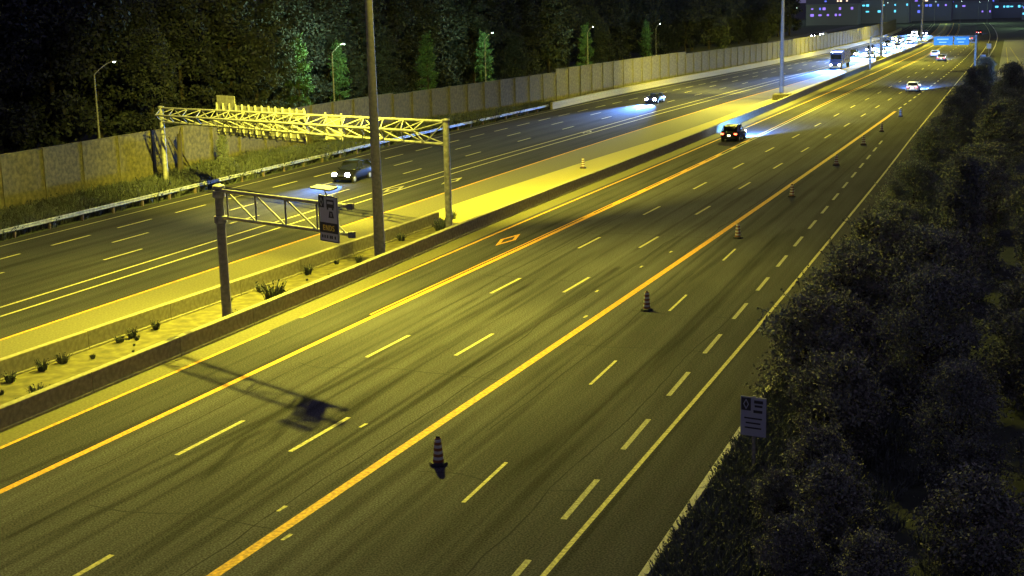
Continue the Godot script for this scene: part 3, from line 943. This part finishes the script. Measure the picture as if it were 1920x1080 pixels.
func build_vehicles() -> void:
	car(108.6, 55.8, PI, M.black_paint, "suv", "dark vehicle passing the tall grey mast, headlights on", 500.0)
	car(199.8, 51.9, PI + atan(slope("far_a", 200)), M.blue_paint, "sedan", "dark blue car with glaring headlights, alone before the barrier's pale face", 3200.0)
	car(147.0, 29.5, atan(slope("hov", 147)), M.black_paint, "suv", "black vehicle in the lane beside the concrete barrier, its plate lit", 4000.0)
	car(225.6, 16.9, atan(slope("gore", 225)), M.white_paint, "sedan", "white car with pink tail lights straddling the short dashes", 4000.0)
	car(326.5, 18.6, 0.0, M.silver_paint, "sedan", "silver car with red tail lights just behind a white one", 1400.0)
	car(349.8, 21.5, 0.0, M.white_paint, "sedan", "white car just ahead of the silver one", 1400.0)
	car(463.0, 18.0, 0.0, M.silver_paint, "sedan", "tiny car with red lights beyond the teal overhead signs", 200.0)
	car(528.5, 17.6, 0.0, M.black_paint, "sedan", "tiny dark car with red lights near the bend", 200.0)
	truck(295.6, 37.4, PI + atan(slope("yellow_far", 296)), "truck with a row of roof lights and glaring headlights", 8000.0)
	var spots := [[344.0, 36.0], [352.0, 40.9], [369.0, 35.6], [378.0, 39.6], [402.0, 34.8], [415.0, 38.7], [436.0, 34.4], [450.0, 38.4], [470.0, 41.5], [487.0, 34.8], [507.0, 38.6], [525.0, 36.0], [545.0, 41.0]]
	for k in spots.size():
		var e: Array = spots[k]
		car(e[0], e[1], PI + atan(slope("far_a", e[0])), [M.silver_paint, M.black_paint, M.white_paint, M.blue_paint][k % 4], ["sedan", "suv"][k % 2], "oncoming vehicle with glaring headlights in the distant queue", 5000.0)
	car(513.0, 73.4, PI - 0.2, M.black_paint, "suv", "vehicle with white headlights showing over the noise wall", 0.0)
	car(533.0, 73.2, PI - 0.2, M.silver_paint, "sedan", "second vehicle with headlights showing over the noise wall", 0.0)

# ---------------------------------------------------------------- plants
func leaf(st: SurfaceTool, p: Vector3, size: float, c: Color) -> void:
	var n := Vector3(rng.randfn(), rng.randfn() + 0.5, rng.randfn()).normalized()
	var u := n.cross(Vector3(rng.randfn(), rng.randfn(), rng.randfn())).normalized()
	var v := n.cross(u)
	st.set_color(c)
	for q in [u * size, v * size * 0.42, -u * size * 0.7, u * size, -u * size * 0.7, -v * size * 0.42]:
		st.add_vertex(p + q)

func tree(height: float, radius: float, low: float, clumps: int, leaves: int, size: float, green: Color, pointed: float) -> Node3D:
	var o := Node3D.new()
	o.name = "tree"
	var tr := tool()
	var top := Vector3(rng.randf_range(-0.3, 0.3), height * 0.82, rng.randf_range(-0.3, 0.3))
	tube(tr, Vector3.ZERO, Vector3(top.x * 0.4, height * 0.4, top.z * 0.4), 0.028 * height * 0.6 + 0.04, 0.018 * height * 0.6 + 0.03, 9)
	tube(tr, Vector3(top.x * 0.4, height * 0.4, top.z * 0.4), top, 0.018 * height * 0.6 + 0.03, 0.03, 8)
	var cr := SurfaceTool.new()
	cr.begin(Mesh.PRIMITIVE_TRIANGLES)
	cr.set_smooth_group(-1)
	for k in clumps:
		var t := pow(rng.randf(), 0.85)
		var y := lerpf(low, height, t)
		var wide := radius * (sqrt(maxf(0.02, 1.0 - pow(absf(t * 2.0 - 0.85) / 1.2, 2.0))) * (1.0 - pointed) + (1.02 - t) * pointed)
		var a := rng.randf() * TAU
		wide *= 0.85 + 0.55 * noise.get_noise_3d(cos(a) * 60.0 + height * 31.0, t * 140.0, sin(a) * 60.0)
		var d := wide * sqrt(rng.randf_range(0.1, 1.0)) * rng.randf_range(0.8, 1.12)
		var c := Vector3(cos(a) * d, y, sin(a) * d)
		if k % 3 == 0:
			tube(tr, Vector3(top.x * t, maxf(low * 0.6, y - d * 0.6), top.z * t), c, 0.05, 0.015, 5)
		if k % 4 == 1:
			var way := (Vector3(cos(a), rng.randf_range(0.3, 1.6), sin(a))).normalized()
			var reach := radius * rng.randf_range(0.35, 0.7)
			tube(tr, c, c + way * reach, 0.012, 0.004, 4)
			for i in 34:
				var f := rng.randf()
				leaf(cr, c + way * reach * f + Vector3(rng.randfn(), rng.randfn(), rng.randfn()) * 0.07 * radius * (1.1 - f), size * rng.randf_range(0.6, 1.2), Color(green.r, green.g, green.b) * rng.randf_range(0.7, 1.3))
		var rad := radius * rng.randf_range(0.16, 0.3)
		var shade := rng.randf_range(0.7, 1.25)
		for i in leaves:
			var q := Vector3(rng.randfn(), rng.randfn() * 0.7, rng.randfn()) * rad * 0.55
			var tint := shade * rng.randf_range(0.75, 1.3)
			leaf(cr, c + q, size * rng.randf_range(0.7, 1.3), Color(green.r * tint * rng.randf_range(0.85, 1.2), green.g * tint, green.b * tint))
	tr.generate_normals()
	cr.generate_normals()
	for e in [["trunk", tr, M.bark], ["crown", cr, M.leaf]]:
		var mi := MeshInstance3D.new()
		mi.mesh = e[1].commit()
		mi.material_override = e[2]
		mi.name = e[0]
		o.add_child(mi)
	o.set_meta("category", "tree")
	return o

func tufts(mesh_seed: int, blades: int, h: float, spread: float, green: Color) -> ArrayMesh:
	rng.seed = mesh_seed
	var st := SurfaceTool.new()
	st.begin(Mesh.PRIMITIVE_TRIANGLES)
	st.set_smooth_group(-1)
	for k in blades:
		var a := rng.randf() * TAU
		var r := spread * sqrt(rng.randf())
		var p := Vector3(cos(a) * r, -0.03, sin(a) * r)
		var lean := Vector3(cos(a), 0, sin(a)) * rng.randf_range(0.1, 0.55) * h
		var hh := h * rng.randf_range(0.5, 1.0)
		var side := Vector3(-sin(a), 0, cos(a)).rotated(Vector3.UP, rng.randf() * 2.0) * (0.012 + h * 0.018)
		var tint := rng.randf_range(0.65, 1.3)
		st.set_color(Color(green.r * tint, green.g * tint, green.b * tint))
		var mid := p + lean * 0.35 + Vector3(0, hh * 0.62, 0)
		var tip := p + lean + Vector3(0, hh, 0)
		for q in [p - side, p + side, mid + side * 0.8, p - side, mid + side * 0.8, mid - side * 0.8, mid - side * 0.8, mid + side * 0.8, tip]:
			st.add_vertex(q)
		if k % 3 == 0:
			for i in 3:
				leaf(st, p + (tip - p) * rng.randf_range(0.35, 1.0), h * 0.10, Color(green.r * tint, green.g * tint, green.b * tint))
				st.set_color(Color(green.r * tint, green.g * tint, green.b * tint))
	st.generate_normals()
	return st.commit()

func scatter(called: String, mesh: Mesh, places: Array, label: String, category: String) -> void:
	var mm := MultiMesh.new()
	mm.transform_format = MultiMesh.TRANSFORM_3D
	mm.mesh = mesh
	mm.instance_count = places.size()
	for k in places.size():
		mm.set_instance_transform(k, places[k])
	var o := MultiMeshInstance3D.new()
	o.multimesh = mm
	o.material_override = M.leaf
	o.name = called
	add_child(o)
	o.set_meta("kind", "stuff")
	tag(o, label, category)

func put(p: Vector3, size: float) -> Transform3D:
	return Transform3D(Basis(Vector3.UP, rng.randf() * TAU).scaled(Vector3(size, size * rng.randf_range(0.8, 1.2), size)), p)

func build_plants() -> void:
	rng.seed = 40
	# trees behind the noise wall
	var kinds := [tree(15.5, 4.2, 1.0, 95, 120, 0.30, Color(0.022, 0.030, 0.024), 0.1), tree(17.5, 4.6, 1.0, 105, 120, 0.32, Color(0.020, 0.026, 0.024), 0.0), tree(14.0, 2.6, 0.6, 80, 110, 0.25, Color(0.045, 0.095, 0.030), 0.55), tree(18.5, 5.0, 1.5, 110, 120, 0.33, Color(0.019, 0.025, 0.024), 0.25)]
	var names := ["broad dark tree behind the noise wall", "tall round-headed tree behind the noise wall", "narrow green tree near a street light behind the noise wall", "tall loose tree behind the noise wall"]
	var spots := []
	for row in 3:
		var s := 58.0 + row * 3.0
		while s < 560.0:
			var l := 94.0 + row * 8.0 + rng.randf_range(-1.5, 1.5) - maxf(0.0, s - 330.0) * 0.02
			spots.append([s, l, [0, 3, 1, 0, 3][rng.randi() % 5], rng.randf_range(0.9, 1.15)])
			s += rng.randf_range(7.0, 9.5) if s < 250 else rng.randf_range(12.0, 17.0)
	for e in [[161.0, 90.0, 2, 0.8], [172.5, 90.0, 2, 0.72], [180.0, 92.0, 0, 0.6], [188.0, 90.0, 0, 0.65], [196.0, 87.0, 2, 0.75], [221.0, 87.5, 2, 0.72], [238.0, 88.0, 0, 0.6], [281.0, 88.0, 2, 0.72], [296.0, 89.0, 0, 0.65], [150.0, 90.0, 1, 0.7], [126.0, 88.5, 3, 0.7], [330.0, 88.0, 2, 0.7], [380.0, 80.0, 0, 0.6], [420.0, 76.0, 1, 0.5], [455.0, 84.0, 0, 0.5]]:
		spots.append(e)
	var used := {}
	for e in spots:
		var label: String = names[e[2]]
		var t: Node3D = kinds[e[2]]
		if not used.has(e[2]):
			used[e[2]] = true
			t.name = numbered("tree")
			add_child(t)
			t.position = pt(e[0], e[1], -0.08)
			t.scale = Vector3.ONE * e[3]
			tag(t, label, "tree", "trees behind the noise wall")
		else:
			copy(t, pt(e[0], e[1], -0.08), rng.randf() * TAU, Vector3.ONE * e[3], label, "trees behind the noise wall")
	# trees and shrubs of the near verge
	rng.seed = 77
	var near := [tree(6.2, 2.3, 0.3, 150, 150, 0.085, Color(0.120, 0.135, 0.100), 0.0), tree(7.6, 1.9, 0.4, 150, 140, 0.085, Color(0.110, 0.125, 0.095), 0.5), tree(3.1, 1.5, 0.1, 110, 120, 0.07, Color(0.125, 0.135, 0.095), 0.0)]
	var near_names := ["spreading leafy tree on the near verge", "pointed leafy tree on the near verge", "low shrub on the near verge"]
	var rows := [
		[51.0, 7.4, 2, 1.25], [54.5, 6.2, 2, 1.1], [47.0, 6.0, 2, 0.9], [44.5, 5.2, 2, 1.0], [40.0, 5.4, 2, 0.75], [37.5, 6.2, 2, 0.55], [36.0, 4.4, 2, 0.8], [33.5, 5.2, 2, 0.6], [59.0, 6.9, 2, 1.3], [64.0, 7.0, 0, 0.62], [33.0, 3.2, 2, 0.7],
		[69.0, 6.6, 2, 1.4], [74.0, 6.4, 0, 0.75], [80.0, 6.8, 1, 0.6], [86.0, 6.2, 0, 0.8], [93.0, 6.6, 0, 0.7], [101.0, 6.2, 1, 0.75], [110.0, 6.6, 0, 0.72], [119.0, 6.4, 0, 0.8], [129.0, 6.6, 1, 0.7], [140.0, 6.4, 0, 0.78], [152.0, 6.2, 0, 0.8], [165.0, 6.0, 1, 0.8], [178.0, 6.2, 0, 0.82], [192.0, 6.0, 0, 0.85], [207.0, 6.2, 1, 0.8], [222.0, 6.4, 0, 0.75], [240.0, 6.6, 0, 0.7], [262.0, 7.0, 0, 0.6],
		[50.0, 3.0, 0, 0.8], [58.0, 3.4, 0, 0.92], [68.0, 2.6, 1, 0.9], [78.0, 2.6, 0, 1.0], [90.0, 2.4, 0, 1.0], [104.0, 2.2, 1, 1.0], [120.0, 2.0, 0, 1.0], [138.0, 2.0, 0, 1.0], [158.0, 1.6, 1, 1.0], [180.0, 1.8, 0, 1.0],
		[42.0, 1.4, 0, 0.6], [52.0, -0.8, 0, 0.9], [63.0, -1.2, 1, 0.9], [76.0, -1.6, 0, 1.0], [92.0, -2.4, 0, 1.1], [112.0, -2.8, 0, 1.1], [135.0, -3.4, 1, 1.1], [160.0, -4.0, 0, 1.1], [35.0, 0.6, 2, 1.0], [43.0, -2.2, 2, 1.3], [33.0, -1.8, 2, 0.9]]
	used = {}
	for e in rows:
		var t: Node3D = near[e[2]]
		if not used.has(e[2]):
			used[e[2]] = true
			t.name = numbered("shrub" if e[2] == 2 else "tree")
			add_child(t)
			t.position = pt(e[0], e[1], -0.08)
			t.scale = Vector3.ONE * e[3]
			tag(t, near_names[e[2]], "shrub" if e[2] == 2 else "tree", "trees and shrubs of the near verge")
		else:
			var c := copy(t, pt(e[0], e[1], -0.08), rng.randf() * TAU, Vector3(e[3], e[3] * rng.randf_range(0.9, 1.12), e[3]), near_names[e[2]], "trees and shrubs of the near verge")
	# weeds and grass
	var tuft := tufts(5, 40, 0.55, 0.35, Color(0.085, 0.100, 0.072))
	var places := []
	for k in 5200:
		var s := 24.0 + 130.0 * pow(rng.randf(), 1.6)
		places.append(put(pt(s, 8.5 - absf(rng.randfn()) * 2.5, -0.06), rng.randf_range(0.5, 1.25)))
	scatter("verge_grass", tuft, places, "rough grass and weeds on the near verge behind the kerb", "grass")
	var weed := tufts(6, 46, 1.0, 0.5, Color(0.040, 0.047, 0.036))
	places = []
	for k in 5200:
		var s := 40.0 + 150.0 * rng.randf()
		var l0 := lane("rail", s) + 0.5
		var l1 := lane("wall", s) - 0.3
		if l1 > l0 + 0.3:
			places.append(put(pt(s, lerpf(l0, l1, pow(rng.randf(), 0.8)), -0.06), rng.randf_range(0.8, 1.7) * (0.9 + 0.5 * noise.get_noise_1d(s * 2.0))))
	scatter("roadside_weeds", weed, places, "dark tall weeds between guide rail and noise wall", "weeds")
	# single plants: the median and the foot of the wall
	var clump := tufts(7, 90, 0.9, 0.3, Color(0.055, 0.065, 0.047))
	var marks := [[61.4, 36.5, 1.5, "large bushy weed in the median between sign post and mast"], [57.0, 36.2, 0.55, "small weed beside the cantilever post"], [43.0, 36.7, 0.75, "thin weed in the median away from the posts"], [74.0, 36.3, 0.6, "weed tuft at the foot of the tall mast"], [72.6, 37.2, 0.5, "weed tuft beside the tall mast"], [84.5, 37.0, 0.95, "bushy weed at the foot of the gantry post"], [86.5, 37.5, 0.9, "weed behind the gantry post"], [89.5, 38.2, 0.7, "weed where the far median barrier ends"]]
	for s in [44.6, 46.5, 47.8, 51.7, 52.6, 54.4, 60.5, 63.6, 68.5, 71.8, 77.5, 80.2]:
		marks.append([s, lerpf(40.1, 38.25, (s - 45.0) / 44.0) - 0.72, 0.34 + 0.3 * absf(sin(s * 7.0)), "small weed growing at the foot of the far median barrier"])
	for k in 16:
		var s := rng.randf_range(40.0, 86.0)
		marks.append([s, lerpf(lane("barrier", s) + 0.85, 38.6, rng.randf()), rng.randf_range(0.12, 0.3), "tiny weed sprouting from a joint in the median concrete"])
	for e in marks:
		var o := MeshInstance3D.new()
		o.mesh = clump
		o.material_override = M.leaf
		o.name = numbered("weed")
		add_child(o)
		o.transform = put(pt(e[0], e[1], 0.02), e[2])
		tag(o, e[3], "weed", "weeds in the median")
	# dead snag and small conifer against the wall
	var o := thing("dead_tree", pt(104.5, 71.0, -0.06), 0.3, "dark leaning dead tree against the noise wall", "tree")
	var st := tool()
	tube(st, Vector3.ZERO, Vector3(0.2, 4.4, 0.1), 0.28, 0.2, 9)
	obj(st, "trunk", M.bark, o)
	for e in [[Vector3(0.1, 2.2, 0), Vector3(-0.6, 4.2, 0.6)], [Vector3(0.1, 3.2, 0.1), Vector3(0.2, 0.4, -3.6)], [Vector3(0.15, 3.9, 0.1), Vector3(0.5, 5.0, 0.5)]]:
		st = tool()
		tube(st, e[0], e[1], 0.11, 0.05, 7)
		obj(st, "limb", M.bark, o)
	rng.seed = 91
	for e in [[110.5, 70.2, 0.5, "small pointed shrub against the noise wall"], [131.0, 71.0, 0.42, "rounded dark shrub against the noise wall"]]:
		var c := copy(near[1 if e[0] < 120 else 0], pt(e[0], e[1], -0.06), 1.0, Vector3.ONE * e[2], e[3], "shrubs at the noise wall")
		c.set_meta("category", "shrub")

# ---------------------------------------------------------------- far town
func build_town() -> void:
	rng.seed = 12
	var glows := [M.window_blue, M.window_violet, M.window_cyan, M.window_warm]
	var rows := [[690.0, 128.0, 30.0, 12.0, 0], [735.0, 96.0, 26.0, 10.0, 1], [760.0, 72.0, 24.0, 11.0, 2], [800.0, 56.0, 30.0, 10.0, 0], [830.0, 34.0, 26.0, 9.0, 1], [850.0, 14.0, 24.0, 8.0, 2], [790.0, -6.0, 22.0, 8.0, 0], [900.0, 78.0, 40.0, 15.0, 1], [930.0, 40.0, 40.0, 14.0, 0], [960.0, 120.0, 46.0, 16.0, 3]]
	var words := ["blue", "violet", "cyan", "warm white"]
	for k in rows.size():
		var e: Array = rows[k]
		var o := thing("building", pt(e[0], e[1], -0.06), 0.0, "far low building with %s lit windows, %s" % [words[e[4]], ["set well to the side of the road", "beyond the queue of headlights", "with a wide shop front", "in line with the bend", "beside the bend", "at the end of the road", "past the side road", "tallest of the far row", "behind the end of the road", "widest of the far row"][k]], "building", "far lit buildings")
		var st := tool()
		box(st, Vector3(0, e[3] / 2, 0), Vector3(e[2], e[3], 14.0))
		obj(st, "wall", M.facade, o)
		st = tool()
		box(st, Vector3(0, e[3] + 0.25, 0), Vector3(e[2] + 0.6, 0.5, 14.6))
		obj(st, "roof", M.facade, o)
		var top: float = e[3] - 1.7
		var n := int(e[2] / 2.0)
		for i in n:
			for f in 2:
				if rng.randf() < (0.34 if f == 0 else 0.16):
					st = tool()
					box(st, Vector3(-e[2] / 2 + (i + 0.5) * e[2] / n, top - f * 3.2, 7.04), Vector3(rng.randf_range(0.7, 1.75), rng.randf_range(0.6, 1.3), 0.08))
					obj(st, "window", glows[e[4] if rng.randf() < 0.8 else rng.randi() % 4], o)
	for k in 16:
		var s := rng.randf_range(600.0, 860.0)
		var l := [150.0, 118.0, 100.0, 84.0, 66.0, 58.0, 20.0, 12.0, 4.0, 0.0, 26.0, 90.0, 136.0, 74.0, 30.0, 44.0][k] as float
		street_light(s, l, rng.randf_range(8.5, 11.0), "far street light among the lit buildings", 220.0 if k % 3 == 0 else 0.0)
		get_child(get_child_count() - 1).set_meta("group", "far street lights")

func _ready() -> void:
	# camera on its mast: yaw, pitch and roll from the road's own direction
	var yaw := 0.36078
	var pitch := 0.20484
	var roll := -0.02485
	var fw := Vector3(cos(yaw) * cos(pitch), sin(yaw) * cos(pitch), -sin(pitch))
	var rt := Vector3(sin(yaw), -cos(yaw), 0)
	var up := rt.cross(fw)
	var r2 := rt * cos(roll) + up * sin(roll)
	var u2 := -rt * sin(roll) + up * cos(roll)
	var cam := Camera3D.new()
	cam.name = "camera"
	add_child(cam)
	cam.transform = Transform3D(Basis(pt(r2.x, r2.y, r2.z), pt(u2.x, u2.y, u2.z), -pt(fw.x, fw.y, fw.z)), Vector3(0, 15.0615, 0))
	cam.fov = rad_to_deg(2.0 * atan(540.0 / 2571.665))
	cam.far = 5000.0
	cam.current = true
	var env := Environment.new()
	env.background_mode = Environment.BG_SKY
	var sky := ProceduralSkyMaterial.new()
	var night := Color(0.085, 0.078, 0.160).linear_to_srgb()
	sky.sky_top_color = night
	sky.sky_horizon_color = night
	sky.ground_bottom_color = night
	sky.ground_horizon_color = night
	sky.sun_angle_max = 0.0
	env.sky = Sky.new()
	env.sky.sky_material = sky
	env.tonemap_mode = Environment.TONE_MAPPER_LINEAR
	env.tonemap_exposure = 1.14
	env.sdfgi_enabled = true
	env.ssao_enabled = true
	env.ssil_enabled = true
	var world := WorldEnvironment.new()
	world.name = "world_environment"
	world.environment = env
	add_child(world)

	rng.seed = 1
	make_materials()
	mast(pt(73.1, 36.0), "tall grey mast in the median between sign arm and gantry", 1.0, 1.0, false)
	mast(pt(207.5, 34.5), "tall mast on a concrete block far along the median", 1.1, 0.7, true)
	mast(pt(331.0, 32.3), "tall mast beside the glaring truck", 1.1, 0.7, true)
	mast(pt(437.0, 30.9), "most distant mast of the median", 1.1, 0.7, true)
	build_roads()
	build_edges()
	gantry()
	cantilever()
	roadside_sign()
	small_signs()
	var drums := [[40.0, 17.87], [64.3, 17.16], [85.9, 16.92], [105.1, 16.56], [125.8, 15.9], [143.6, 15.47], [158.0, 15.09], [177.7, 14.75]]
	for k in drums.size():
		drum(pt(drums[k][0], drums[k][1], 0.006), ["striped drum standing apart, before the loop of tyre marks", "striped drum level with the bushy median weed", "striped drum level with the gantry", "striped drum just past the carpool diamond", "striped drum at the middle of the row", "striped drum short of the black vehicle", "striped drum past the black vehicle", "striped drum nearest the white car"][k])
	drum(pt(120.0, 38.0, 0.02), "striped drum alone on the median concrete")
	street_light(110.6, 84.0, 9.3, "unlit-looking street light by the dead tree's stretch of wall", 0.0)
	street_light(159.3, 84.0, 9.3, "street light with lit green trees on both sides", 170.0)
	street_light(212.8, 84.0, 9.2, "street light standing above the wall's stepped end", 60.0)
	street_light(269.5, 84.0, 8.8, "street light behind the taller run of wall", 30.0)
	street_light(324.3, 84.0, 8.2, "farthest street light of the row behind the wall", 18.0)
	build_vehicles()
	build_plants()
	build_town()
